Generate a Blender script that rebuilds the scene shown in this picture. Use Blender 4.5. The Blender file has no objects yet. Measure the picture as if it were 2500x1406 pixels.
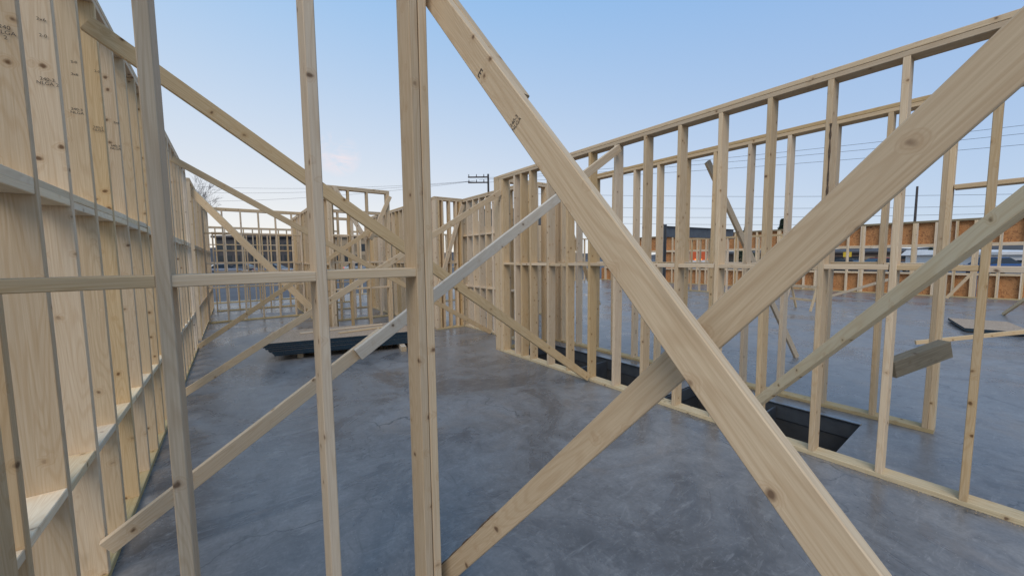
import bpy, bmesh, math, random
from mathutils import Vector, Matrix, noise
random.seed(7)
SC = bpy.context.scene
COL = SC.collection
R = math.radians
# ------------------------------------------------------------------ camera
F, HE = 915.0, 1.66
TH, PH, RO = R(36.6), R(4.56), R(0.6)
a0 = Vector((math.sin(TH)*math.cos(PH), math.cos(TH)*math.cos(PH), -math.sin(PH)))
r0 = Vector((math.cos(TH), -math.sin(TH), 0))
u0 = Vector((math.sin(TH)*math.sin(PH), math.cos(TH)*math.sin(PH), math.cos(PH)))
rr = r0*math.cos(RO) - u0*math.sin(RO)
uu = u0*math.cos(RO) + r0*math.sin(RO)
CAM = Vector((0, 0, HE))
cd = bpy.data.cameras.new('camera'); cam = bpy.data.objects.new('camera', cd); COL.objects.link(cam)
m = Matrix((rr, uu, -a0)).transposed().to_4x4(); m.translation = CAM
cam.matrix_world = m
cd.sensor_width = 36; cd.sensor_fit = 'HORIZONTAL'; cd.lens = 36*F/2500
cd.clip_start = 0.02; cd.clip_end = 3000
SC.camera = cam
SC.view_settings.view_transform = 'Standard'; SC.view_settings.look = 'None'; SC.view_settings.exposure = 0
def ray(px, py): return a0 + rr*((px-1250)/F) - uu*((py-703)/F)
def at(px, py, t): return CAM + ray(px, py)*t
def onX(px, py, X): d = ray(px, py); return CAM + d*(X/d.x)
def onY(px, py, Y): d = ray(px, py); return CAM + d*(Y/d.y)
def floor(px, py, z=0): d = ray(px, py); return CAM + d*((z-HE)/d.z)
# ------------------------------------------------------------------ materials
def newmat(name):
    M = bpy.data.materials.new(name); M.use_nodes = True
    nt = M.node_tree; b = nt.nodes['Principled BSDF']
    return M, nt, b
def N(nt, typ, **kw):
    n = nt.nodes.new(typ)
    for k, v in kw.items():
        if k.startswith('i_'): n.inputs[int(k[2:])].default_value = v
        else: setattr(n, k, v)
    return n
def L(nt, a, b): nt.links.new(a, b)
def math_(nt, op, a, b=None, clamp=False):
    n = nt.nodes.new('ShaderNodeMath'); n.operation = op; n.use_clamp = clamp
    for i, v in enumerate((a, b)):
        if v is None: continue
        if isinstance(v, (int, float)): n.inputs[i].default_value = v
        else: L(nt, v, n.inputs[i])
    return n.outputs[0]
def maprange(nt, v, a, b, c=0, d=1):
    n = nt.nodes.new('ShaderNodeMapRange'); n.clamp = True
    L(nt, v, n.inputs[0])
    for i, x in enumerate((a, b, c, d)): n.inputs[i+1].default_value = x
    return n.outputs[0]
def mix(nt, f, A, B, mode='MIX'):
    n = nt.nodes.new('ShaderNodeMix'); n.data_type = 'RGBA'; n.blend_type = mode
    if isinstance(f, (int, float)): n.inputs[0].default_value = f
    else: L(nt, f, n.inputs[0])
    for i, v in ((6, A), (7, B)):
        if isinstance(v, tuple): n.inputs[i].default_value = (*v, 1)
        else: L(nt, v, n.inputs[i])
    return n.outputs[2]
def noise_(nt, vec, scale, detail=3, rough=.55, dist=0):
    n = nt.nodes.new('ShaderNodeTexNoise'); L(nt, vec, n.inputs['Vector'])
    n.inputs['Scale'].default_value = scale; n.inputs['Detail'].default_value = detail
    n.inputs['Roughness'].default_value = rough; n.inputs['Distortion'].default_value = dist
    return n.outputs[0]
def vscale(nt, vec, s):
    n = nt.nodes.new('ShaderNodeVectorMath'); n.operation = 'MULTIPLY'; L(nt, vec, n.inputs[0]); n.inputs[1].default_value = s
    return n.outputs[0]
def wood(name, light, dark, knot=(.15, .08, .04), grey=(.58, .48, .36), greyamt=.25, knotd=.12, rough=.75):
    M, nt, b = newmat(name)
    tc = N(nt, 'ShaderNodeTexCoord'); oi = N(nt, 'ShaderNodeObjectInfo')
    off = nt.nodes.new('ShaderNodeVectorMath'); off.operation = 'MULTIPLY_ADD'
    cb = N(nt, 'ShaderNodeCombineXYZ')
    for i in range(3): L(nt, oi.outputs['Random'], cb.inputs[i])
    L(nt, cb.outputs[0], off.inputs[0]); off.inputs[1].default_value = (137, 51, 23); L(nt, tc.outputs['Object'], off.inputs[2])
    p = off.outputs[0]
    vo = nt.nodes.new('ShaderNodeTexVoronoi'); vo.inputs['Scale'].default_value = 8.6
    wp = nt.nodes.new('ShaderNodeVectorMath'); wp.operation = 'ADD'
    L(nt, p, wp.inputs[0])
    nz = nt.nodes.new('ShaderNodeTexNoise'); L(nt, p, nz.inputs['Vector']); nz.inputs['Scale'].default_value = 32; nz.inputs['Detail'].default_value = 1
    sc = nt.nodes.new('ShaderNodeVectorMath'); sc.operation = 'SCALE'; L(nt, nz.outputs['Color'], sc.inputs[0]); sc.inputs['Scale'].default_value = .016
    L(nt, sc.outputs[0], wp.inputs[1]); L(nt, wp.outputs[0], vo.inputs['Vector'])
    d = vo.outputs['Distance']
    halo = maprange(nt, d, knotd*.8, knotd*2.2, 1, 0)
    fine = noise_(nt, vscale(nt, p, (1.8, 80, 80)), 2.0, 3, .65, .15)
    ringn = noise_(nt, vscale(nt, p, (.6, 7.5, 7.5)), 1.6, 1, .4, .3)
    ringn = math_(nt, 'ADD', ringn, math_(nt, 'MULTIPLY', halo, .12))
    ring = math_(nt, 'SINE', math_(nt, 'MULTIPLY', ringn, 100.0))
    ring = maprange(nt, ring, 0.0, 1.0)
    blot = noise_(nt, vscale(nt, p, (1, 3, 3)), 1.7, 2, .6)
    c = mix(nt, maprange(nt, fine, .32, .70), light, dark)
    c = mix(nt, math_(nt, 'MULTIPLY', ring, .28), c, (dark[0]*.82, dark[1]*.70, dark[2]*.56))
    c = mix(nt, math_(nt, 'MULTIPLY', maprange(nt, blot, .48, .75), greyamt), c, grey)
    c = mix(nt, math_(nt, 'MULTIPLY', halo, .32), c, (dark[0]*.78, dark[1]*.60, dark[2]*.42))
    core = maprange(nt, d, knotd*.45, knotd, 1, 0)
    c = mix(nt, math_(nt, 'MULTIPLY', core, .88), c, knot)
    st = noise_(nt, vscale(nt, p, (1.1, 9, 9)), 1.1, 3, .7, .5)
    c = mix(nt, math_(nt, 'MULTIPLY', maprange(nt, st, .66, .8), .38), c, (.22, .13, .065))
    hs = N(nt, 'ShaderNodeHueSaturation'); L(nt, c, hs.inputs['Color'])
    L(nt, maprange(nt, oi.outputs['Random'], 0, 1, .80, 1.06), hs.inputs['Value'])
    r2 = math_(nt, 'FRACT', math_(nt, 'MULTIPLY', oi.outputs['Random'], 17.3))
    L(nt, maprange(nt, r2, 0, 1, .82, 1.12), hs.inputs['Saturation'])
    L(nt, hs.outputs[0], b.inputs['Base Color'])
    b.inputs['Roughness'].default_value = rough; b.inputs['Specular IOR Level'].default_value = .15
    bp = N(nt, 'ShaderNodeBump'); bp.inputs['Strength'].default_value = .25; bp.inputs['Distance'].default_value = .002
    L(nt, fine, bp.inputs['Height']); L(nt, bp.outputs[0], b.inputs['Normal'])
    return M
def simple(name, c1, c2=None, scale=8, rough=.6, metal=0, bump=0, emit=None, estr=0):
    M, nt, b = newmat(name)
    tc = N(nt, 'ShaderNodeTexCoord')
    f = noise_(nt, tc.outputs['Object'], scale, 4, .6)
    c = mix(nt, maprange(nt, f, .3, .7), c1, c2 or tuple(x*.75 for x in c1))
    L(nt, c, b.inputs['Base Color'])
    b.inputs['Roughness'].default_value = rough; b.inputs['Metallic'].default_value = metal
    if bump:
        bp = N(nt, 'ShaderNodeBump'); bp.inputs['Strength'].default_value = bump; bp.inputs['Distance'].default_value = .02
        L(nt, f, bp.inputs['Height']); L(nt, bp.outputs[0], b.inputs['Normal'])
    if emit:
        b.inputs['Emission Color'].default_value = (*emit, 1); b.inputs['Emission Strength'].default_value = estr
    return M
M = {}
M['spf'] = wood('spruce_lumber', (.74, .565, .36), (.61, .44, .26))
M['pale'] = wood('pale_lumber', (.79, .63, .44), (.68, .515, .335), greyamt=.22)
M['lightened'] = wood('lightened_lumber', (.92, .76, .53), (.84, .67, .44), greyamt=.05)  # lumber colour raised to stand in for light on poorly lit boards
M['white'] = wood('dry_whitish_lumber', (.82, .71, .56), (.73, .62, .47), grey=(.66, .59, .48), greyamt=.3)
M['warm'] = wood('warm_lumber', (.72, .54, .325), (.59, .42, .235), greyamt=.10)
M['pt'] = wood('treated_lumber', (.64, .51, .29), (.51, .39, .21), greyamt=.15)
M['old'] = wood('weathered_lumber', (.36, .29, .18), (.24, .19, .115), greyamt=.05)
M['end'] = simple('end_grain', (.60, .45, .28), (.44, .32, .19), 60, .85)
M['ink'] = simple('stamp_ink', (.08, .065, .055), None, 90, .8)
M['steel'] = simple('grey_steel', (.12, .135, .15), (.085, .095, .11), 6, .5, .3)
M['galv'] = simple('galvanised_steel', (.34, .36, .38), (.24, .26, .28), 12, .4, .7)
M['pit'] = simple('dark_pit', (.075, .078, .082), (.04, .042, .045), 3, .75)
M['teal'] = simple('teal_edge_paint', (.012, .040, .065), (.006, .02, .033), 30, .7)
M['asphalt'] = simple('asphalt', (.11, .11, .115), (.075, .075, .08), .4, .85)
M['pole'] = simple('pole_wood', (.11, .09, .08), (.06, .05, .045), 3, .9)
M['wire'] = simple('wire_black', (.05, .05, .06), None, 3, .7)
M['bark'] = simple('bark', (.15, .10, .065), (.07, .048, .033), 30, .95, 0, .6)
M['twig'] = simple('twig_bark', (.20, .16, .14), (.13, .10, .09), 30, .95)
M['needle'] = simple('needles', (.045, .07, .035), (.025, .045, .022), 3, .9)
M['hill'] = simple('hill_wood', (.085, .075, .075), (.06, .06, .06), .03, 1)
M['dark_roof'] = simple('dark_roof', (.085, .075, .072), (.055, .05, .05), .8, .8)
M['tan'] = simple('tan_stucco', (.40, .31, .21), (.33, .25, .16), 1, .9)
M['render'] = simple('white_render', (.72, .71, .69), (.62, .61, .60), 1, .8)
M['brick'] = simple('brown_brick', (.12, .08, .06), (.08, .055, .04), 5, .9)
M['glass'] = simple('dark_glass', (.02, .025, .03), None, 2, .08)
M['warmglass'] = simple('window_warm', (.30, .23, .14), (.18, .13, .08), 1, .4)
M['orange'] = simple('orange_red_paint', (.72, .13, .03), (.62, .10, .025), 2, .45)
M['lamp'] = simple('amber_lamp', (.8, .3, .05), None, 2, .4, 0, 0, (1, .32, .06), 1.2)
M['yellow'] = simple('yellow_sign', (.70, .47, .03), (.62, .41, .02), 3, .5)
M['tyre'] = simple('tyre', (.02, .02, .02), None, 9, .85)
M['rim'] = simple('rim', (.45, .46, .48), None, 9, .35, .8)
M['tail'] = simple('tail_lamp', (.5, .02, .02), None, 5, .3, 0, 0, (1, .05, .03), .9)
M['head'] = simple('head_lamp', (.8, .8, .75), None, 5, .2)
def osb_mat(name, A, B, Cc, sc_=22):
    Mt, nt, b = newmat(name)
    tc = N(nt, 'ShaderNodeTexCoord')
    vo = nt.nodes.new('ShaderNodeTexVoronoi'); vo.inputs['Scale'].default_value = sc_
    wp = nt.nodes.new('ShaderNodeVectorMath'); wp.operation = 'ADD'
    nz = nt.nodes.new('ShaderNodeTexNoise'); nz.inputs['Scale'].default_value = 9; L(nt, tc.outputs['Object'], nz.inputs['Vector'])
    L(nt, tc.outputs['Object'], wp.inputs[0]); L(nt, nz.outputs['Color'], wp.inputs[1]); L(nt, wp.outputs[0], vo.inputs['Vector'])
    sep = N(nt, 'ShaderNodeSeparateColor'); L(nt, vo.outputs['Color'], sep.inputs[0])
    c = mix(nt, sep.outputs[0], A, B); c = mix(nt, maprange(nt, sep.outputs[1], .7, .95), c, Cc)
    L(nt, c, b.inputs['Base Color']); b.inputs['Roughness'].default_value = .8
    return Mt
M['osb'] = osb_mat('osb_board', (.38, .27, .18), (.50, .37, .25), (.26, .17, .10))
M['osb_far'] = osb_mat('osb_sheathing', (.42, .185, .065), (.55, .27, .105), (.25, .105, .04), 9)
# concrete slab
def concrete():
    Mt, nt, b = newmat('polished_concrete')
    tc = N(nt, 'ShaderNodeTexCoord'); p = tc.outputs['Object']
    n1 = noise_(nt, p, .85, 6, .68, 1.1); n2 = noise_(nt, p, 4.6, 6, .74, .7); n3 = noise_(nt, p, 45, 3, .7)
    n5 = noise_(nt, vscale(nt, p, (3.5, 16, 1)), 1.4, 4, .7, .8)
    n6 = noise_(nt, vscale(nt, p, (12, 2.5, 1)), 1.2, 4, .7, 1.2)
    n7 = noise_(nt, p, 16, 5, .75, .5)
    c = mix(nt, maprange(nt, n1, .36, .62), (.118, .113, .110), (.262, .252, .242))
    c = mix(nt, math_(nt, 'MULTIPLY', maprange(nt, n2, .50, .66), .55), c, (.100, .095, .092))
    c = mix(nt, math_(nt, 'MULTIPLY', maprange(nt, n2, .31, .44, 1, 0), .45), c, (.34, .325, .305))
    c = mix(nt, math_(nt, 'MULTIPLY', maprange(nt, n7, .54, .68), .36), c, (.33, .315, .295))
    c = mix(nt, math_(nt, 'MULTIPLY', maprange(nt, n3, .42, .7), .30), c, (.10, .095, .09))
    c = mix(nt, math_(nt, 'MULTIPLY', maprange(nt, n5, .57, .73), .40), c, (.38, .365, .345))
    c = mix(nt, math_(nt, 'MULTIPLY', maprange(nt, n6, .57, .73), .45), c, (.09, .085, .082))
    n4 = noise_(nt, p, .9, 4, .7, 1.2)
    c = mix(nt, math_(nt, 'MULTIPLY', maprange(nt, n4, .56, .72), .40), c, (.30, .235, .18))
    vo = nt.nodes.new('ShaderNodeTexVoronoi'); vo.feature = 'DISTANCE_TO_EDGE'; vo.inputs['Scale'].default_value = .55
    wp = nt.nodes.new('ShaderNodeVectorMath'); wp.operation = 'MULTIPLY_ADD'
    nz = nt.nodes.new('ShaderNodeTexNoise'); nz.inputs['Scale'].default_value = 1.6; nz.inputs['Detail'].default_value = 5; L(nt, p, nz.inputs['Vector'])
    L(nt, nz.outputs['Color'], wp.inputs[0]); wp.inputs[1].default_value = (1.3, 1.3, 0); L(nt, p, wp.inputs[2]); L(nt, wp.outputs[0], vo.inputs['Vector'])
    crack = math_(nt, 'MULTIPLY', maprange(nt, vo.outputs['Distance'], .001, .006, 1, 0), maprange(nt, n1, .42, .58))
    c = mix(nt, math_(nt, 'MULTIPLY', crack, .7), c, (.045, .045, .045))
    vs = nt.nodes.new('ShaderNodeTexVoronoi'); vs.inputs['Scale'].default_value = 26; L(nt, p, vs.inputs['Vector'])
    c = mix(nt, maprange(nt, vs.outputs['Distance'], .04, .07, .6, 0), c, (.60, .54, .45))
    L(nt, c, b.inputs['Base Color'])
    rg = maprange(nt, n1, .35, .65, .18, .46)
    L(nt, rg, b.inputs['Roughness']); b.inputs['Specular IOR Level'].default_value = .5
    bp = N(nt, 'ShaderNodeBump'); bp.inputs['Strength'].default_value = .2; bp.inputs['Distance'].default_value = .005
    L(nt, n2, bp.inputs['Height']); L(nt, bp.outputs[0], b.inputs['Normal'])
    return Mt
M['slab'] = concrete()
# ------------------------------------------------------------------ object helpers
def tag(o, label=None, cat=None, group=None, kind=None):
    if label: o['label'] = label
    if cat: o['category'] = cat
    if group: o['group'] = group
    if kind: o['kind'] = kind
    return o
def empty(name, loc, label=None, cat=None, group=None):
    o = bpy.data.objects.new(name, None); o.empty_display_size = .1; COL.objects.link(o); o.location = loc
    return tag(o, label, cat, group)
def link(name, me, parent=None, basis=None):
    o = bpy.data.objects.new(name, me); COL.objects.link(o)
    if parent: o.parent = parent
    if basis is not None: o.matrix_basis = basis
    return o
def from_py(name, v, f, mats, parent=None, basis=None, mi=None, smooth=False):
    me = bpy.data.meshes.new(name); me.from_pydata(v, [], f)
    for x in (mats if isinstance(mats, list) else [mats]): me.materials.append(x)
    if mi:
        for i, k in enumerate(mi): me.polygons[i].material_index = k
    if smooth:
        for p in me.polygons: p.use_smooth = True
    me.update()
    return link(name, me, parent, basis)
def board_mesh(name, Lb, w, t, mat, seg=1, bow=0, ch=.003, rag=0):
    h, k = w/2, t/2; c = min(ch, t*.2)
    prof = [(-k+c, -h), (k-c, -h), (k, -h+c), (k, h-c), (k-c, h), (-k+c, h), (-k, h-c), (-k, -h+c)]
    v, f, mi = [], [], []
    by, bz = random.uniform(-bow, bow), random.uniform(-bow, bow)
    for s in range(seg+1):
        q = s/seg; b = math.sin(math.pi*q)
        rg_ = random.uniform(1-rag, 1+rag)
        for (y, z) in prof: v.append((-Lb/2+Lb*q, y*rg_+by*b, z*rg_+bz*b*.6))
    for s in range(seg):
        for i in range(8):
            j = (i+1) % 8; f.append((s*8+i, s*8+j, (s+1)*8+j, (s+1)*8+i)); mi.append(0)
    f.append(tuple(range(7, -1, -1))); mi.append(1)
    f.append(tuple(seg*8+i for i in range(8))); mi.append(1)
    me = bpy.data.meshes.new(name); me.from_pydata(v, [], f); me.materials.append(mat); me.materials.append(mat if rag or mat == M['old'] else M['end'])
    for i, x in enumerate(mi): me.polygons[i].material_index = x
    me.update(); return me
UP = Vector((0, 0, 1))
def frame(p0, p1, wdir):
    p0, p1 = Vector(p0), Vector(p1); d = p1-p0; Lb = d.length; x = d.normalized()
    z = Vector(wdir); z = (z - x*z.dot(x)).normalized(); y = z.cross(x)
    mt = Matrix((x, y, z)).transposed().to_4x4(); mt.translation = (p0+p1)/2
    return mt, Lb
def board(name, p0, p1, w, t, wdir=UP, parent=None, origin=None, mat=None, seg=1, bow=0):
    mt, Lb = frame(p0, p1, wdir)
    me = board_mesh(name, Lb, w, t, mat or M['spf'], seg, bow)
    if parent is not None and origin is not None: mt = Matrix.Translation(-Vector(origin)) @ mt
    return link(name, me, parent, mt)
def bark_strip(parent, xa, xb, y, z, w, t):
    me = board_mesh('bark_edge', xb-xa, w, t, M['bark'], 14, 0, .003, .45)
    return link('bark_edge', me, parent, Matrix.Translation(((xa+xb)/2, y, z)))
def brace(label, p0, p1, w=.089, t=.038, mat=None, group=None, wdir=UP, bow=.004):
    o = board('diagonal_brace', p0, p1, w, t, wdir, mat=mat, seg=6, bow=bow)
    return tag(o, label, 'wooden brace', group)
def stamp(parent, lines, size, basis):
    cu = bpy.data.curves.new('grade_stamp', 'FONT'); cu.body = lines; cu.size = size; cu.align_x = 'CENTER'; cu.align_y = 'CENTER'; cu.space_line = .95
    tmp = bpy.data.objects.new('tmp', cu); COL.objects.link(tmp)
    dg = bpy.context.evaluated_depsgraph_get(); me = bpy.data.meshes.new_from_object(tmp.evaluated_get(dg))
    bpy.data.objects.remove(tmp); bpy.data.curves.remove(cu)
    me.name = 'grade_stamp'; me.materials.clear(); me.materials.append(M['ink'])
    return link('grade_stamp', me, parent, basis)
T2 = .038
def stud_wall(label, axis, face, A0, A1, H, depth=.14, sign=1, first=None, sp=.406, studs=None, rows=(), ends=(1, 1),
              gaps=(), plate_top=None, near=False, group=None, tops=2, mat=None, extra=(), blockmat=None, topmat=None):
    def P(a, d, z): return Vector((face+sign*d, a, z)) if axis == 'Y' else Vector((a, face+sign*d, z))
    nrm = Vector((1, 0, 0)) if axis == 'Y' else Vector((0, 1, 0))
    org = P((A0+A1)/2, depth/2, 0)
    root = empty('stud_wall', org, label, 'stud wall', group)
    seg, bow = (8, .006) if near else (1, 0)
    ms = mat or M['spf']
    if studs is None:
        studs = []
        for k in range(ends[0]): studs.append(A0+.019+k*.0395)
        a = first if first is not None else A0+.019+sp
        while a < A1-.06*ends[1]:
            if a > studs[-1]+.06: studs.append(a)
            a += sp
        for k in reversed(range(ends[1])): studs.append(A1-.019-k*.0395)
        studs = sorted(studs+list(extra))
    studs = [s for s in studs if not any(g0 < s < g1 for g0, g1 in gaps)]
    out = {}
    for s in studs:
        js = random.uniform(-.004, .004) if near else 0
        mm = M['pale'] if random.random() < .25 else (M['warm'] if random.random() < .3 else ms)
        out[s] = board('stud', P(s, depth/2+js*.5, T2+.0005), P(s+js*.5, depth/2, H-T2*tops-.001*tops), depth, T2, nrm, root, org, mm, seg, bow if len(studs) > 6 else .003)
    pt = plate_top or (A0, A1)
    for i in range(tops):
        board('top_plate', P(pt[0], depth/2+.002*i, H-T2*(i+.5)-.001*i), P(pt[1], depth/2+.002*i, H-T2*(i+.5)-.001*i), depth, T2, nrm, root, org, topmat or (M['warm'] if i == 0 else ms))
    lo = A0
    for g0, g1 in list(gaps)+[(A1, A1)]:
        if g0-lo > .05: board('bottom_plate', P(lo, depth/2, .019), P(g0, depth/2, .019), depth, T2, nrm, root, org, M['pt'])
        lo = g1
    for z, nply in rows:
        for i in range(len(studs)-1):
            c0, c1 = studs[i], studs[i+1]
            if c1-c0 < .12 or c1-c0 > .8: continue
            for q in range(nply):
                jz = random.uniform(-.006, .006) if near else 0
                board('blocking', P(c0+.0195, depth/2+random.uniform(0, .003), z+q*.039+jz), P(c1-.0195, depth/2+random.uniform(0, .003), z+q*.039+jz), depth-.004, T2, nrm, root, org, blockmat or (M['pale'] if near and random.random() < .5 else ms))
    return root, org, out
# ------------------------------------------------------------------ ground and slab, with the openings of the two pits
PX0, PX1 = 3.96, 4.87
PITS = ((.82, 2.42), (2.86, 5.25))
def sheet(x0, x1, y0, y1, z):
    xs = [x0, PX0, PX1, x1]; ys = [y0, PITS[0][0], PITS[0][1], PITS[1][0], PITS[1][1], y1]
    v = [(x, y, z) for y in ys for x in xs]; f = []
    for j in range(5):
        for i in range(3):
            if i == 1 and j in (1, 3): continue
            f.append((j*4+i, j*4+i+1, (j+1)*4+i+1, (j+1)*4+i))
    return v, f
v, f = sheet(-1500, 1500, -1500, 1500, -.16)
tag(from_py('ground', v, f, M['asphalt']), kind='structure')
v, f = sheet(-2.2, 22.6, -9, 19.5, 0)
n = len(v)
v += [(-2.2, -9, -.155), (22.6, -9, -.155), (22.6, 19.5, -.155), (-2.2, 19.5, -.155)]
c = [0, 3, 23, 20]
for i in range(4):
    j = (i+1) % 4; f.append((c[i], n+i, n+j, c[j]))
tag(from_py('floor', v, f, M['slab']), kind='structure')
for (y0, y1), lab in zip(PITS, ('nearer open dark pit in the slab behind the right stud wall', 'farther open dark pit in the slab by the right wall end')):
    x0, x1 = PX0, PX1; zb = -.62
    v = [(x0, y0, -.003), (x1, y0, -.003), (x1, y1, -.003), (x0, y1, -.003), (x0, y0, zb), (x1, y0, zb), (x1, y1, zb), (x0, y1, zb)]
    f = [(0, 1, 5, 4), (1, 2, 6, 5), (2, 3, 7, 6), (3, 0, 4, 7), (4, 5, 6, 7)]
    tr = empty('floor_pit', ((x0+x1)/2, (y0+y1)/2, 0), lab, 'pit')
    o3 = -Vector(tr.location)
    from_py('lining', [tuple(Vector(p)+o3) for p in v], f, M['pit'], tr)
    board('edge_angle', (x1-.02, y0, .004), (x1-.02, y1, .004), .05, .012, Vector((1, 0, 0)), tr, tr.location, M['galv'])
    board('edge_angle', (x1-.008, y0+.01, -.09), (x1-.008, y1-.01, -.09), .17, .010, UP, tr, tr.location, M['steel'])
    board('edge_angle', (x0+.02, y1-.012, -.08), (x1-.03, y1-.012, -.08), .14, .010, UP, tr, tr.location, M['steel'])
    yy = y0+(y1-y0)*.45
    board('divider_plate', (x0+.01, yy, -.2), (x1-.03, yy, -.2), .32, .02, UP, tr, tr.location, M['steel'])
# ------------------------------------------------------------------ stud walls
HL = 3.36
wl, ol, sl = stud_wall('long left stud wall with two rows of blocking, seen edge on close to the camera', 'Y', -.61, .72, 9.3, HL, .14, -1,
                       first=2.36-.406*3, rows=((.69, 1), (1.945, 2)), near=True, ends=(1, 2), extra=(6.90, 8.1), blockmat=M['lightened'])
stud_wall('continuation of the left stud wall far beyond its open end', 'Y', -.61, 10.2, 17, HL, .14, -1, rows=((.69, 1), (1.945, 2)))
wf, of, sf = stud_wall('near partition of three bare studs across the foreground with one line of blocks', 'X', 1.58, -.60, .731, HL, .14, 1,
                       studs=[-.58, -.176, .270, .669, .712], rows=((1.597, 1),), near=True)
wr, orr, sr = stud_wall('long right stud wall with mid height blocking standing beside the pit', 'Y', 3.77, -1.2, 5.44, 3.08, .14, 1,
          first=.123-.406*3, rows=((1.56, 1),), near=True, ends=(1, 3), extra=(4.82,))
w2, o2, s2 = stud_wall('second stud wall on the far side of the pit with a door opening', 'Y', 5.1, .37, 5.44, 3.08, .14, 1,
          rows=((1.56, 1),), near=True, ends=(2, 2), plate_top=(-1.6, 5.44))
board('door_header', (5.17, .365, 2.24), (5.17, -1.2, 2.24), .14, .038, Vector((1, 0, 0)), w2, o2, M['spf'])
board('door_jamb', (5.17, -1.22, 0), (5.17, -1.22, 3.0), .14, .038, Vector((1, 0, 0)), w2, o2, M['spf'])
for yy in (-.05, -.45, -.85): board('cripple_stud', (5.17, yy, 2.262), (5.17, yy, 3.0), .14, .038, Vector((1, 0, 0)), w2, o2, M['spf'])
stud_wall('short stud wall closing the far end of the pit', 'X', 5.46, 3.78, 5.24, 3.08, .14, 1, rows=((1.56, 1),), ends=(4, 3), sp=.22, mat=M['pale'])
stud_wall('short alcove back wall of studs beyond the right wall corner', 'X', 8.0, 3.77, 4.48, 3.08, .14, 1, rows=((1.56, 1),), ends=(3, 2), sp=.18, mat=M['pale'])
stud_wall('alcove side wall of close set studs', 'Y', 4.5, 5.64, 8.14, 3.08, .14, 1, rows=((1.0, 1), (2.2, 1)), ends=(2, 2), sp=.27, mat=M['pale'])
stud_wall('stud wall running on beyond the alcove toward the back', 'Y', 3.77, 8.2, 13.2, 3.08, .14, 1, rows=((1.56, 1),), ends=(3, 2), sp=.30, mat=M['pale'])
stud_wall('stud wall standing behind the sheet stack', 'X', 8.95, 1.72, 3.06, 3.27, .14, 1, rows=((1.0, 1), (1.6, 1), (2.2, 1)), ends=(2, 2), mat=M['pale'])
stud_wall('side wall of studs running back from behind the sheet stack', 'Y', 1.72, 9.12, 15.4, 3.1, .14, 1, rows=((1.56, 1),), ends=(1, 2), mat=M['spf'])
stud_wall('far cross wall like a grid of studs and blocks at the corridor end', 'X', 12.75, -.59, 1.70, 3.08, .14, 1, rows=((.95, 1), (1.6, 1), (2.4, 1)), mat=M['spf'])
stud_wall('second grid of closely set studs just behind the corridor end', 'X', 15.6, -.5, 3.7, 2.6, .14, 1, rows=((.8, 1), (1.3, 1), (2.0, 1)), sp=.3)
stud_wall('farthest grid of studs behind the corridor end', 'X', 18.6, -2.0, 4.0, 3.0, .14, 1, rows=((.95, 1), (1.6, 1), (2.3, 1)), sp=.3)
stud_wall('cross wall of studs deep behind the alcove', 'X', 13.4, 1.95, 6.0, 3.05, .14, 1, rows=((1.56, 1),), ends=(2, 2), sp=.3, mat=M['spf'])
stud_wall('partition of studs a little behind the wall by the sheet stack', 'X', 10.9, 1.95, 3.72, 3.0, .14, 1, rows=((1.2, 1),), ends=(1, 3), sp=.36, mat=M['pale'])
stud_wall('back exterior stud wall seen through the right hand studs', 'X', 18.6, 4.4, 21.9, 3.0, .14, 1, rows=((1.2, 1),), sp=.5, mat=M['spf'])
stud_wall('inner partition of studs deep in the big room', 'X', 13.3, 6.5, 11.5, 3.0, .14, 1, rows=((1.56, 1),), mat=M['spf'])
stud_wall('inner partition running back from behind the pit end', 'Y', 7.2, 7.6, 13.2, 3.0, .14, 1, rows=((1.56, 1),), ends=(2, 2), mat=M['pale'])
stud_wall('short low partition of studs before the far exterior wall', 'Y', 17.5, 5.6, 9.6, 2.5, .14, 1, rows=((1.2, 1),), mat=M['spf'])
# exterior wall with OSB sheathing: posts of two or four studs
ys_ = []
y = -8.48; nn = 0
while y < 18.4:
    for k in range(4 if nn % 3 == 0 else 2): ys_.append(y+k*.0395)
    y += .52; nn += 1
wo, oo, so = stud_wall('far exterior wall sheathed in orange brown board with window openings', 'Y', 22.0, -8.5, 18.6, 2.95, .14, 1, studs=ys_, rows=((.86, 2), (1.94, 3)), mat=M['pale'], topmat=M['old'])
def sheath(name, y0, y1, z0, z1):
    x0, x1 = 22.142, 22.156
    v = [(x, y, z) for x in (x0, x1) for y in (y0, y1) for z in (z0, z1)]
    f = [(0, 1, 3, 2), (4, 6, 7, 5), (0, 2, 6, 4), (1, 5, 7, 3), (0, 4, 5, 1), (2, 3, 7, 6)]
    from_py(name, [tuple(Vector(p)-oo) for p in v], f, M['osb_far'], wo)
y = -8.5
while y < 18.4:
    e = min(y+2.33, 18.55)
    sheath('sheathing_panel', y, e-.01, 1.95, 2.93); sheath('sheathing_panel', y, e-.01, .01, .87)
    if random.random() < .55: sheath('sheathing_panel', y+.0, y+1.04, .89, 1.93)
    y += 2.34
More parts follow.
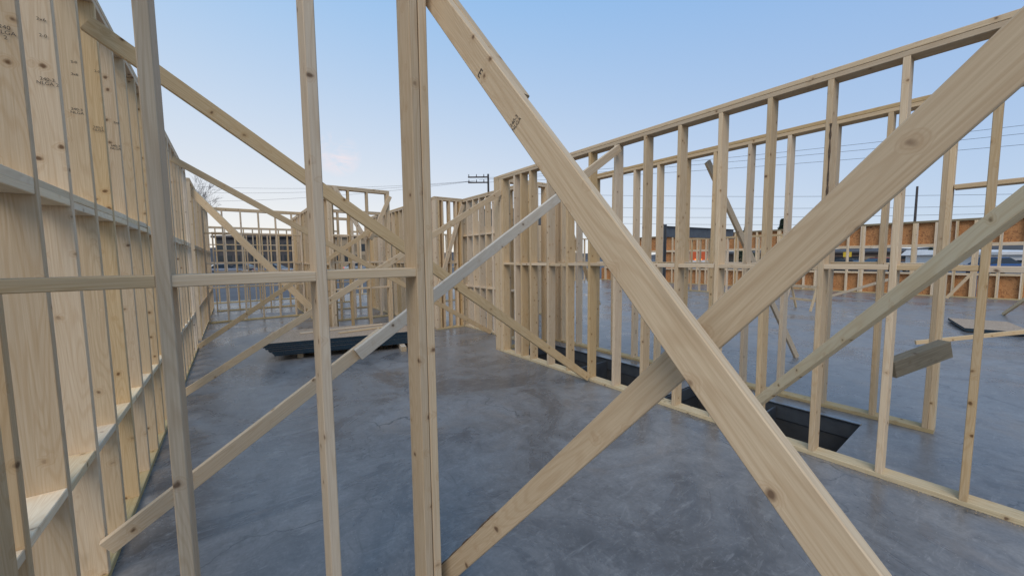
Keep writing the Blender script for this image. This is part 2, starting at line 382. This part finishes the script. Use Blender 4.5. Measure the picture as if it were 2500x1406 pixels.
# ------------------------------------------------------------------ braces
pt_ = onX(1087, 30, .788); pb_ = at(2085, 1400, .716)
d = pb_-pt_
b1 = brace('largest foreground brace descending right from the double stud, knotty with black stamps', pt_-d*.15, pb_+d*(pb_.z-.03)/(-d.z)*1.0, .100, .040, mat=M['warm'], bow=0)
dn = d.normalized(); wz = (UP-dn*UP.dot(dn)).normalized()
o5 = Vector((.040, 0, 0))+wz*.010
brace('second board nailed along the upper back of the largest brace', pt_-d*.13+o5, pt_+d*.30-wz*.012+o5, mat=M['spf'], bow=0)
q0 = at(1092, 1398, 1.93); q1 = at(2462, 148, .651); d = q1-q0
b2 = brace('foreground brace rising to the upper right behind the knotty one', q0-d*.012, q1+d*.35, mat=M['warm'], bow=0)
Lb2 = (d*1.362).length
bark_strip(b2, -Lb2/2+.02, -Lb2/2+.62, .004, .0445, .012, .030)
e0 = onX(1852, 980, 3.73); e1 = at(2500, 492, 1.42); d = e1-e0
brace('slim brace rising right from the foot of the right stud wall', e0, e1+d*.4, .080, bow=0, mat=M['lightened'])  # lightened wood paints in the light missing on its face turned from the sun
brace('long brace falling from the left wall top to the foot of the right wall', (-.60, 3.30, 3.04), (3.73, 3.34, .06), .095, mat=M['warm'])
brace('brace falling from the left wall to the alcove floor', (-.60, 7.18, 3.10), (4.44, 6.78, .05), mat=M['warm'])
brace('brace rising from the left wall foot to the corner of the right wall', (-.58, 5.97, .05), (3.75, 5.36, 2.78), mat=M['pale'])
s0 = onX(262, 1335, -.60); s1 = onX(1512, 362, 3.76)
d = s1-s0
brace('lower length of the pale lapped brace rising from the left wall', s0, s0+d*.335, mat=M['pale'])
ofs = Vector((.006, -.040, .0))
brace('whitish middle length of the lapped brace behind the big crossing', s0+d*.29+ofs, s0+d*.82+ofs, mat=M['white'])
brace('upper yellow length of the lapped brace reaching the right wall top', s0+d*.76, s1, mat=M['spf'])
brace('far brace leaning down from the left wall before the corridor end', (-.60, 10.3, 3.1), (1.66, 9.3, .2), .14, mat=M['spf'])
brace('lower far brace behind the rising one in the corridor', (-.6, 9.1, .06), (2.6, 8.80, 2.35))
brace('brace leaning out from the second stud wall into the big room', onX(1727, 395, 5.26), floor(1945, 872), mat=M['spf'])
brace('low brace on the slab beyond the short dark block', at(2235, 836, 6.7), at(2540, 806, 6.3), .07, mat=M['spf'], bow=0)
brace('far low brace propping the exterior wall, left of the others', floor(2010, 728), at(2172, 682, 12.5), group=None)
brace('far low brace under the exterior window opening', floor(2310, 728), at(2385, 655, 13.5))
brace('brace at the far right edge near the board pile', floor(2448, 768), at(2540, 705, 8.0))
brace('left brace inside the wall behind the sheet stack', onY(815, 455, 8.93), onY(893, 585, 8.93), .089)
brace('right brace inside the wall behind the sheet stack', onY(952, 480, 8.93), onY(905, 585, 8.93), .089)
brace('small brace across the alcove back wall', onY(1072, 700, 7.97), onY(1130, 500, 7.97), .089)
brace('leaning brace seen between studs left of the pit end', at(1392, 560, 7.6), at(1462, 745, 7.2), .089)
blk = board('wood_block', at(2172, 900, 3.1), at(2308, 850, 3.16), .14, .085, UP, mat=M['old'], seg=1)
tag(blk, 'short thick weathered block fixed across the door jamb at right', 'wood block')
kk = min(sr, key=lambda s: abs(s-.94)); st_ = sr[kk]
bark_strip(st_, .55, 1.15, .014, -.069, .008, .012)
# ------------------------------------------------------------------ grade stamps
def wall_stamp(px, py, Y, txt, size):
    key = min(sl, key=lambda s: abs(s-Y)); st = sl[key]
    fy = key-.0225
    p = onY(px, py, fy)
    wm = Matrix(((1, 0, 0, p.x), (0, 0, -1, fy), (0, 1, 0, p.z), (0, 0, 0, 1)))
    w = Matrix.Translation(ol) @ st.matrix_basis
    stamp(st, txt, size, w.inverted() @ wm)
for px, py, Y, t_, s_ in ((12, 80, 2.36, '240\nNLGA\n2', .020), (100, 48, 2.77, '2x6', .020), (105, 88, 2.77, '2-0', .019), (116, 200, 2.77, '240-3\nNLGA 2', .020),
                          (180, 152, 3.17, '2-0', .018), (182, 182, 3.17, '2x6', .018), (188, 272, 3.17, '240-3\nNLGA', .019), (237, 175, 3.58, '2-0', .019), (240, 315, 3.58, '240-3\nNLGA', .019),
                          (282, 360, 3.98, '240-3\nNLGA', .021), (284, 300, 3.98, '2x6', .021)):
    wall_stamp(px, py, Y, t_, s_)
def face_stamp(b, px, py, txt, size, flip=False, rot=0, half=.0207):
    mt = b.matrix_basis; y = Vector(mt.col[1][:3]); c = Vector(mt.translation)
    s = 1 if y.dot(CAM-c) > 0 else -1
    pl = c + y*s*half; dr = ray(px, py)
    t = (pl-CAM).dot(y)/dr.dot(y); p = CAM+dr*t
    X = Vector(mt.col[0][:3]); Z = y*s; Y = Z.cross(X)
    if Y.z < 0: X = -X; Y = -Y
    wm = Matrix((X, Y, Z)).transposed().to_4x4(); wm = wm @ Matrix.Rotation(rot, 4, 'Z'); wm.translation = p + Z*.0008
    stamp(b, txt, size, mt.inverted() @ wm)
face_stamp(b1, 1258, 300, '240-3\nNLGA', .020, rot=R(90))
face_stamp(b1, 1172, 180, 'E', .044)
# ------------------------------------------------------------------ sheet stack
A = floor(655, 885); B = floor(990, 850)
e1 = (B-A).normalized(); e2 = Vector((-e1.y, e1.x, 0))
ang = math.atan2(e1.y, e1.x)
def sheet_obj(c, ang, Lx, Wy, th, z, label, group):
    hx, hy = Lx/2, Wy/2
    v = [(-hx, -hy, 0), (hx, -hy, 0), (hx, hy, 0), (-hx, hy, 0), (-hx, -hy, th), (hx, -hy, th), (hx, hy, th), (-hx, hy, th)]
    f = [(3, 2, 1, 0), (4, 5, 6, 7), (0, 1, 5, 4), (1, 2, 6, 5), (2, 3, 7, 6), (3, 0, 4, 7)]
    o = from_py('osb_sheet', v, f, [M['osb'], M['teal']], None, Matrix.Translation((c.x, c.y, z)) @ Matrix.Rotation(ang, 4, 'Z'), [0, 0, 1, 1, 1, 1])
    return tag(o, label, 'board sheet', group)
cs = A+e1*1.18+e2*.61
z = .092
NS = 13
for k in range(NS):
    sh = -.24*(k/NS)+random.uniform(-.02, .02)
    j = e1*(sh+.13)+e2*random.uniform(-.006, .006)
    sheet_obj(cs+j, ang+random.uniform(-.005, .005), 2.40, 1.22, .0165, z, 'topmost sheet of the stack at left, wood flake face up' if k == NS-1 else 'board sheet with dark teal edges in the stack at left', None if k == NS-1 else 'sheets in the left stack')
    z += .0168
ztop = z
for k, q in enumerate((.45, 2.12)):
    p0 = A+e1*q+e2*(.12 if k == 0 else -.25); p1 = A+e1*q+e2*1.2
    o = board('support_block', (p0.x, p0.y, .045), (p1.x, p1.y, .045), .088, .088, UP, mat=M['pale'])
    tag(o, ('left' if k == 0 else 'right')+' wooden support block under the sheet stack', 'wood block')
for k, (a, b_, c_, d_) in enumerate(((.45, .70, 1.9, 1.0), (1.1, .40, 2.3, .80))):
    p0 = cs-e1*1.22-e2*.61+e1*a+e2*b_; p1 = cs-e1*1.22-e2*.61+e1*c_+e2*d_
    o = board('loose_board', (p0.x, p0.y, ztop+.010), (p1.x, p1.y, ztop+.010), .089, .019, e2, mat=M['warm'])
    tag(o, ('rear', 'front')[k]+' loose board lying on top of the sheet stack', 'board')
cc = floor(2410, 802)
for k in range(4):
    sheet_obj(cc+Vector((random.uniform(-.01, .01), random.uniform(-.01, .01), 0)), R(12), 1.7, .9, .0165, .02+k*.0168,
              'topmost sheet of the low pile on the big room floor' if k == 3 else 'board sheet with teal edges in the low pile at right', None if k == 3 else 'sheets in the right pile')
o = board('support_block', (cc.x, cc.y+.4, .0095), (cc.x, cc.y-.4, .0095), .038, .019, Vector((1, 0, 0)), mat=M['spf']); tag(o, 'thin support block beneath the low pile at right', 'wood block')
# sawdust along the right wall foot
v, f = [], []
for k in range(900):
    yy = random.uniform(-.5, 5.3); xx = 3.768-abs(random.gauss(0, .04)); s = random.uniform(.002, .006); a = random.uniform(0, 6.3)
    i = len(v); v += [(xx+math.cos(a+q*1.57)*s*(1 if q % 2 else .5), yy+math.sin(a+q*1.57)*s*(1 if q % 2 else .5), .004+random.uniform(0, .003)) for q in range(4)]; f.append((i, i+1, i+2, i+3))
tag(from_py('sawdust', v, f, M['end']), 'pale sawdust scattered along the foot of the right stud wall', 'sawdust', kind='stuff')
o = board('scrap_board', floor(512, 782)+UP*.02, floor(505, 770)+UP*.02, .09, .038, Vector((1, 0, 0)), mat=M['pale']); tag(o, 'short scrap of board on the slab by the left wall end', 'board')
# sawhorse
def sawhorse(p, ang, label):
    r_ = empty('sawhorse', p, label, 'sawhorse'); r_.rotation_euler.z = ang
    Z = Vector((0, 0, 0))
    board('top_rail', (-.5, 0, .7), (.5, 0, .7), .09, .04, UP, r_, Z)
    for sx in (-.4, .4):
        for sy in (-1, 1): board('leg', (sx, sy*.03, .69), (sx, sy*.26, 0), .06, .035, Vector((1, 0, 0)), r_, Z)
    board('brace_rail', (-.4, 0, .3), (.4, 0, .3), .07, .02, UP, r_, Z)
sawhorse(floor(1960, 755), R(70), 'wooden sawhorse standing on the far slab')
# ------------------------------------------------------------------ structural steel
def ibeam(name, p0, p1, h, w, parent, org, mat):
    wd = UP if abs((Vector(p1)-Vector(p0)).normalized().z) < .9 else Vector((1, 0, 0))
    board('web', p0, p1, h-.03, .016, wd, parent, org, mat)
    mt, Lb = frame(p0, p1, wd)
    zz = Vector(mt.col[2][:3]); yy = Vector(mt.col[1][:3])
    for s in (-1, 1):
        o_ = zz*(h/2-.008)*s; board('flange', Vector(p0)+o_, Vector(p1)+o_, w, .016, yy, parent, org, mat)
def steel(label, px0, y0, t0, px1, y1, t1, colpx, colt):
    p0, p1 = at(px0, y0, t0), at(px1, y1, t1); p1.z = p0.z
    r_ = empty('steel_frame', (p0.x, p0.y, 0), label, 'steel beam')
    ibeam('beam', p0, p1, .42, .2, r_, r_.location, M['steel'])
    c_ = at(colpx, 640, colt); ibeam('column', (c_.x, c_.y, 0), (c_.x, c_.y, p0.z+.25), .2, .2, r_, r_.location, M['steel'])
steel('grey steel column and beam standing in the big room', 1612, 565, 14.7, 1790, 577, 17.2, 1617, 14.6)
steel('grey steel beam and post behind the corner of the right wall', 1180, 532, 9.6, 1348, 532, 9.4, 1350, 9.4)
# ------------------------------------------------------------------ beyond the site
def tube(v, f, p0, p1, ra, rb, n=6):
    p0, p1 = Vector(p0), Vector(p1); x = (p1-p0).normalized(); s = Vector((1, 0, 0)) if abs(x.x) < .8 else Vector((0, 1, 0))
    a = x.cross(s).normalized(); b = x.cross(a); i = len(v)
    for (p, r_) in ((p0, ra), (p1, rb)):
        for k in range(n): q = 2*math.pi*k/n; v.append(tuple(p+a*math.cos(q)*r_+b*math.sin(q)*r_))
    for k in range(n): j = (k+1) % n; f.append((i+k, i+j, i+n+j, i+n+k))
    f.append(tuple(i+n+k for k in range(n)))
def upole(px, ytop, t, label, arms=2, armlen=2.2, shift=-.9):
    p = at(px, 640, t); top = at(px, ytop, t).z
    r_ = empty('utility_pole', (p.x, p.y, -.16), label, 'utility pole')
    v, f = [], []; tube(v, f, (0, 0, 0), (0, 0, top+.16), .15, .10, 10); from_py('pole', v, f, M['pole'], r_, smooth=False)
    for k in range(arms):
        zc = top+.16-.35-.55*k
        c0 = r0*(shift-armlen/2); c1 = r0*(shift+armlen/2)
        board('crossarm', c0+UP*zc-a0*.15, c1+UP*zc-a0*.15, .13, .1, UP, r_, Vector((0, 0, 0)), M['pole'])
        for q in (.04, .4, .75, .96):
            w = c0.lerp(c1, q); v, f = [], []; tube(v, f, w+UP*(zc+.065)-a0*.15, w+UP*(zc+.3)-a0*.15, .05, .035, 8); from_py('insulator', v, f, M['wire'], r_)
upole(1195, 429, 40, 'dark utility pole with two crossarms rising above the alcove', 2, 2.2, -1.0)
upole(2226, 458, 44, 'dark utility pole at right seen through the studs', 0)
def wire(p0, p1, sag, rad, label, group):
    v, f = [], []; pts = []
    for k in range(25):
        q = k/24; p = Vector(p0).lerp(Vector(p1), q); p.z -= sag*4*q*(1-q); pts.append(p)
    for k in range(24): tube(v, f, pts[k], pts[k+1], rad, rad, 5)
    o = from_py('power_line', v, f, M['wire']); tag(o, label, 'power line', group)
RW = 'thin overhead wire strung across the sky at right'
for (px0, y0, t0), (px1, y1, t1) in (((1195, 434, 40), (2700, 282, 24)), ((1170, 439, 40), (2700, 305, 24)), ((1150, 447, 40), (2700, 335, 24)), ((1195, 470, 40), (2700, 470, 25)),
                                     ((1195, 500, 40), (2700, 498, 25)), ((1195, 525, 40), (2700, 515, 25)), ((1195, 538, 40), (2700, 540, 26))):
    wire(at(px0, y0, t0), at(px1, y1, t1), .35, .013, RW, 'overhead wires at right')
for (px1, y1) in ((480, 470), (470, 455), (480, 492)):
    wire(at(1160, 442, 40), at(px1, y1, 46), .5, .012, 'thin overhead wire running left over the corridor', 'overhead wires at left')
def bxm(nm, x0, x1, y0, y1, z0, z1, mt, par):
    v = [(a, b, c) for a in (x0, x1) for b in (y0, y1) for c in (z0, z1)]
    f = [(0, 1, 3, 2), (4, 6, 7, 5), (0, 4, 5, 1), (2, 3, 7, 6), (0, 2, 6, 4), (1, 5, 7, 3)]
    return from_py(nm, v, f, mt, par)
def building(label, px0, px1, ytop, t, dep, mat, roofmat, wins, winmat, name='building'):
    p0 = at(px0, 640, t); p1 = at(px1, 640, t); top = at((px0+px1)/2, ytop, t).z
    d = (p1-p0); d.z = 0; W = d.length; x = d.normalized()
    r_ = empty(name, ((p0+p1).x/2, (p0+p1).y/2, -.16), label, 'building'); r_.rotation_euler.z = math.atan2(x.y, x.x)
    h = top+.16-.4
    bxm('wall', -W/2, W/2, 0, dep, 0, h, mat, r_)
    v = [(-W/2-.5, -.5, h), (W/2+.5, -.5, h), (W/2+.5, dep+.5, h), (-W/2-.5, dep+.5, h), (-W/2-.5, -.5, h+.4), (W/2+.5, -.5, h+.4), (W/2-.1, dep, h+.9), (-W/2+.1, dep, h+.9)]
    from_py('roof', v, [(3, 2, 1, 0), (4, 5, 6, 7), (0, 1, 5, 4), (1, 2, 6, 5), (2, 3, 7, 6), (3, 0, 4, 7)], roofmat, r_)
    nr, nc, z0, z1 = wins
    for rI in range(nr):
        for cI in range(nc):
            cx = -W/2+W*(cI+.5)/nc; zz = h*(z0+(z1-z0)*(rI+.5)/nr); hw = W/nc*.34; hh = h*(z1-z0)/nr*.33
            bxm('window', cx-hw, cx+hw, -.03, .0, zz-hh, zz+hh, winmat if random.random() < .6 else M['glass'], r_)
building('long dark building behind the corridor end', 530, 712, 575, 70, 12, M['dark_roof'], M['dark_roof'], (2, 9, .15, .9), M['glass'])
building('tan building behind the left centre walls', 800, 935, 575, 75, 12, M['tan'], M['dark_roof'], (2, 7, .15, .85), M['warmglass'])
building('low white building beyond the exterior wall at right', 2440, 2620, 614, 50, 12, M['render'], M['render'], (1, 5, .25, .6), M['glass'])
building('dark low shop row beyond the exterior wall openings', 1800, 2330, 614, 90, 14, M['brick'], M['dark_roof'], (1, 14, .2, .7), M['warmglass'])
# box truck
p = at(1686, 640, 44); tk = empty('box_truck', (p.x, p.y, -.16), 'orange red and white box truck seen between the right wall studs', 'truck'); tk.rotation_euler.z = -TH+R(8)
bxm('cargo_box', -1.9, 1.5, -1.1, 1.1, .75, 3.1, M['orange'], tk)
bxm('side_panel', -1.9, 1.5, -1.13, -1.102, .75, 1.35, M['render'], tk)
cb_ = bxm('cab', 1.53, 3.2, -1.0, 1.0, .55, 1.75, M['render'], tk)
v = [(1.53, -1, 1.752), (3.15, -1, 1.752), (3.15, 1, 1.752), (1.53, 1, 1.752), (1.53, -.9, 2.55), (2.6, -.9, 2.55), (2.6, .9, 2.55), (1.53, .9, 2.55)]
from_py('windscreen', v, [(0, 1, 5, 4), (1, 2, 6, 5), (2, 3, 7, 6), (3, 0, 4, 7), (4, 5, 6, 7)], M['glass'], cb_)
for sx in (-1.2, 2.3):
    for sy in (-1, 1):
        v, f = [], []; tube(v, f, (sx, sy*.8, .45), (sx, sy*1.06, .45), .45, .45, 18); from_py('wheel', v, f, M['tyre'], tk)
for q in range(5): bxm('marker_lamp', -1.75+q*.75, -1.6+q*.75, -1.16, -1.131, 1.36, 1.48, M['lamp'], tk)
# hills
v, f = [], []
nseg = 160
for k in range(nseg+1):
    a = R(-70)+R(215)*k/nseg; d = 330
    h = 5+5*noise.noise(Vector((k*.06, 2.3, 0)))+1.8*noise.noise(Vector((k*.6, 7, 0)))+(4 if k < 55 else 0)
    for (dd, z) in ((d-40, -.2), (d, max(2.5, h)), (d+120, -.2)): v.append((math.sin(a)*dd, math.cos(a)*dd, z))
for k in range(nseg):
    for q in range(2): i = k*3+q; f.append((i, i+3, i+4, i+1))
tag(from_py('hills', v, f, M['hill']), kind='structure')
# trees
def evergreen(px, ytop, t, wid, label):
    p = at(px, 640, t); H = at(px, ytop, t).z+.16
    r_ = empty('evergreen_tree', (p.x, p.y, -.16), label, 'tree')
    v, f = [], []; tube(v, f, (0, 0, 0), (0, 0, H*.95), .16, .02, 8); from_py('trunk', v, f, M['bark'], r_)
    v, f = [], []
    for k in range(2600):
        q = random.random()**.7; z = H*(.15+.85*q); rad = wid*(1-q)*(.6+.5*math.sin(z*5.1)**2)*math.sqrt(random.random())+.05
        a = random.uniform(0, 6.3); c_ = Vector((math.cos(a)*rad, math.sin(a)*rad, z-rad*.25)); s = random.uniform(.08, .22)
        a_ = Vector((random.gauss(0, 1), random.gauss(0, 1), random.gauss(0, .5))).normalized()*s; b_ = Vector((random.gauss(0, 1), random.gauss(0, 1), random.gauss(0, 1))).normalized()*s*.5
        i = len(v); v += [tuple(c_-a_), tuple(c_+b_), tuple(c_+a_), tuple(c_-b_)]; f.append((i, i+1, i+2, i+3))
    from_py('crown', v, f, M['needle'], r_)
evergreen(1905, 536, 46, 1.6, 'dark evergreen tree beyond the big room, right of the steel beam')
evergreen(1818, 552, 52, 1.8, 'smaller dark evergreen just above the steel beam end')
evergreen(948, 500, 90, 3.0, 'distant dark evergreen peeking over the centre walls')
evergreen(2270, 606, 60, 2.2, 'low evergreen seen through the exterior openings')
def bare(px, ytop, t, label, seed):
    rnd = random.Random(seed)
    p = at(px, 640, t); H = at(px, ytop, t).z+.16
    r_ = empty('bare_tree', (p.x, p.y, -.16), label, 'tree')
    tv, tf, bv, bf = [], [], [], []
    tube(tv, tf, (0, 0, 0), (.05, .02, H*.35), .15, .10, 8)
    def grow(p, d, ln, r1, lev):
        e = p+d*ln; tube(bv, bf, p, e, r1, r1*.7, 5)
        if lev == 0: return
        for k in range(3 if lev > 1 else 4):
            nd = (d+Vector((rnd.gauss(0, .38), rnd.gauss(0, .38), rnd.gauss(.15, .25)))).normalized()
            grow(p.lerp(e, rnd.uniform(.6, 1)), nd, ln*rnd.uniform(.65, .85), max(.005, r1*.5), lev-1)
    for k in range(3): grow(Vector((.05, .02, H*.34)), Vector((rnd.gauss(0, .3), rnd.gauss(0, .3), 1)).normalized(), H*.2, .055, 5)
    from_py('trunk', tv, tf, M['twig'], r_); from_py('branches', bv, bf, M['twig'], r_)
bare(462, 405, 34, 'bare leafless tree rising behind the left wall', 3)
bare(2560, 590, 60, 'bare leafless tree low at the far right', 5)
# cars
def car(px, t, ang, col, label):
    p = at(px, 640, t); r_ = empty('parked_car', (p.x, p.y, -.16), label, 'car'); r_.rotation_euler.z = ang
    paint = simple('car_paint', col, tuple(c*.9 for c in col), 1, .25)
    def loft(nm, secs, mt):
        v, f = [], []; n = len(secs[0])
        for s in secs: v += s
        for k in range(len(secs)-1):
            for i in range(n): j = (i+1) % n; f.append((k*n+i, k*n+j, (k+1)*n+j, (k+1)*n+i))
        f.append(tuple(range(n-1, -1, -1))); f.append(tuple((len(secs)-1)*n+i for i in range(n)))
        return from_py(nm, v, f, mt, r_)
    body = []
    for x, zt, w in ((-2.2, .62, .72), (-2.1, .88, .84), (-1.3, .95, .88), (.8, .93, .88), (1.9, .78, .84), (2.2, .6, .7)):
        body.append([(x, -w, .28), (x, w, .28), (x, w, zt-.12), (x, w-.08, zt), (x, -w+.08, zt), (x, -w, zt-.12)])
    loft('body', body, paint)
    cab = []
    for x, zt, w in ((-1.75, .95, .74), (-1.05, 1.40, .62), (.05, 1.43, .62), (.95, .94, .74)):
        cab.append([(x, -.76, .9), (x, .76, .9), (x, w, zt), (x, -w, zt)])
    loft('window_glass', cab, M['glass'])
    loft('roof', [[(x, -.6, 1.405), (x, .6, 1.405), (x, .56, 1.46), (x, -.56, 1.46)] for x in (-1.05, .05)], paint)
    for sx in (-1.35, 1.35):
        for sy in (-1, 1):
            v, f = [], []; tube(v, f, (sx, sy*.72, .33), (sx, sy*.9, .33), .33, .33, 18); w_ = from_py('wheel', v, f, M['tyre'], r_)
            v, f = [], []; tube(v, f, (sx, sy*.89, .33), (sx, sy*.912, .33), .2, .19, 14); from_py('rim', v, f, M['rim'], w_)
    for sy in (-1, 1):
        for nm, x0, x1, z0, mt in (('tail_lamp', -2.17, -2.1, .68, M['tail']), ('headlight', 2.05, 2.16, .58, M['head'])):
            v = [(a, sy*b, c) for a in (x0, x1) for b in (.5, .76) for c in (z0, z0+.14)]
            from_py(nm, v, [(0, 1, 3, 2), (4, 6, 7, 5), (0, 4, 5, 1), (2, 3, 7, 6), (0, 2, 6, 4), (1, 5, 7, 3)], mt, r_)
car(548, 46, R(10), (.30, .30, .32), 'silver car in the lot left of the corridor end')
car(600, 55, R(-30), (.05, .06, .08), 'dark car in the lot, centre of the corridor end')
car(672, 46, R(-35), (.16, .18, .22), 'grey blue car in the lot right of the corridor end')
car(880, 52, R(20), (.4, .4, .4), 'white car behind the centre walls')
car(2055, 30, R(70), (.03, .03, .035), 'black car with red tail lamps outside the exterior wall')
car(2440, 31, R(-35), (.03, .08, .22), 'blue car outside the exterior wall at far right')
car(2160, 38, R(-40), (.35, .02, .02), 'dark red car beyond the exterior wall')
# yellow sign
p = at(2066, 640, 33); top = at(2066, 616, 33).z
ys = empty('road_sign', (p.x, p.y, -.16), 'small yellow sign on a post seen through an exterior opening', 'sign'); ys.rotation_euler.z = -TH
v, f = [], []; tube(v, f, (0, 0, 0), (0, 0, top), .04, .04, 8); from_py('post', v, f, M['galv'], ys)
v = [(a, b, c) for a in (-.36, .36) for b in (-.08, -.045) for c in (top-.25, top+.18)]
from_py('panel', v, [(0, 1, 3, 2), (4, 6, 7, 5), (0, 4, 5, 1), (2, 3, 7, 6), (0, 2, 6, 4), (1, 5, 7, 3)], M['yellow'], ys)
# ------------------------------------------------------------------ world
SUN = Vector((-.48, -.40, .66)).normalized()
W = bpy.data.worlds.new('World'); SC.world = W; W.use_nodes = True
nt = W.node_tree; bg = nt.nodes['Background']
sky = N(nt, 'ShaderNodeTexSky'); sky.sky_type = 'NISHITA'; sky.sun_disc = False
sky.sun_elevation = math.asin(SUN.z); sky.sun_rotation = math.atan2(SUN.x, SUN.y); sky.air_density = 1.0; sky.dust_density = .4; sky.ozone_density = 1.0
tc = N(nt, 'ShaderNodeTexCoord'); sep = N(nt, 'ShaderNodeSeparateXYZ'); L(nt, tc.outputs['Generated'], sep.inputs[0])
el = sep.outputs[2]
hor = maprange(nt, el, 0, .62)
hor = math_(nt, 'POWER', hor, .80)
sd_ = nt.nodes.new('ShaderNodeVectorMath'); sd_.operation = 'DOT_PRODUCT'; L(nt, tc.outputs['Generated'], sd_.inputs[0]); sd_.inputs[1].default_value = (-.25, .97, 0)
side = maprange(nt, sd_.outputs['Value'], -.2, .95)
low = mix(nt, side, (.62, .71, .83), (1.05, .97, .87))
high = mix(nt, side, (.20, .43, .82), (.30, .56, .90))
grad = mix(nt, hor, low, high)
nsk = nt.nodes.new('ShaderNodeVectorMath'); nsk.operation = 'SCALE'; L(nt, sky.outputs[0], nsk.inputs[0]); nsk.inputs['Scale'].default_value = .13
col = mix(nt, .92, nsk.outputs[0], grad)
cdir = ray(825, 378).normalized()
dp = nt.nodes.new('ShaderNodeVectorMath'); dp.operation = 'DOT_PRODUCT'; L(nt, tc.outputs['Generated'], dp.inputs[0]); dp.inputs[1].default_value = cdir
cn = noise_(nt, vscale(nt, tc.outputs['Generated'], (1, 1, 2)), 18, 5, .6, .8)
cf = math_(nt, 'MULTIPLY', maprange(nt, dp.outputs['Value'], math.cos(R(3)), math.cos(R(.5))), maprange(nt, cn, .4, .65))
col = mix(nt, math_(nt, 'MULTIPLY', cf, .6), col, (1.0, .81, .80))
L(nt, col, bg.inputs['Color']); bg.inputs['Strength'].default_value = 1.0
sd = bpy.data.lights.new('sun', 'SUN'); sd.energy = 1.75; sd.angle = R(38); sd.color = (1, .87, .69)
so_ = bpy.data.objects.new('sun', sd); COL.objects.link(so_); so_.rotation_euler = (-SUN).to_track_quat('-Z', 'Y').to_euler()
print('done', len(bpy.data.objects))
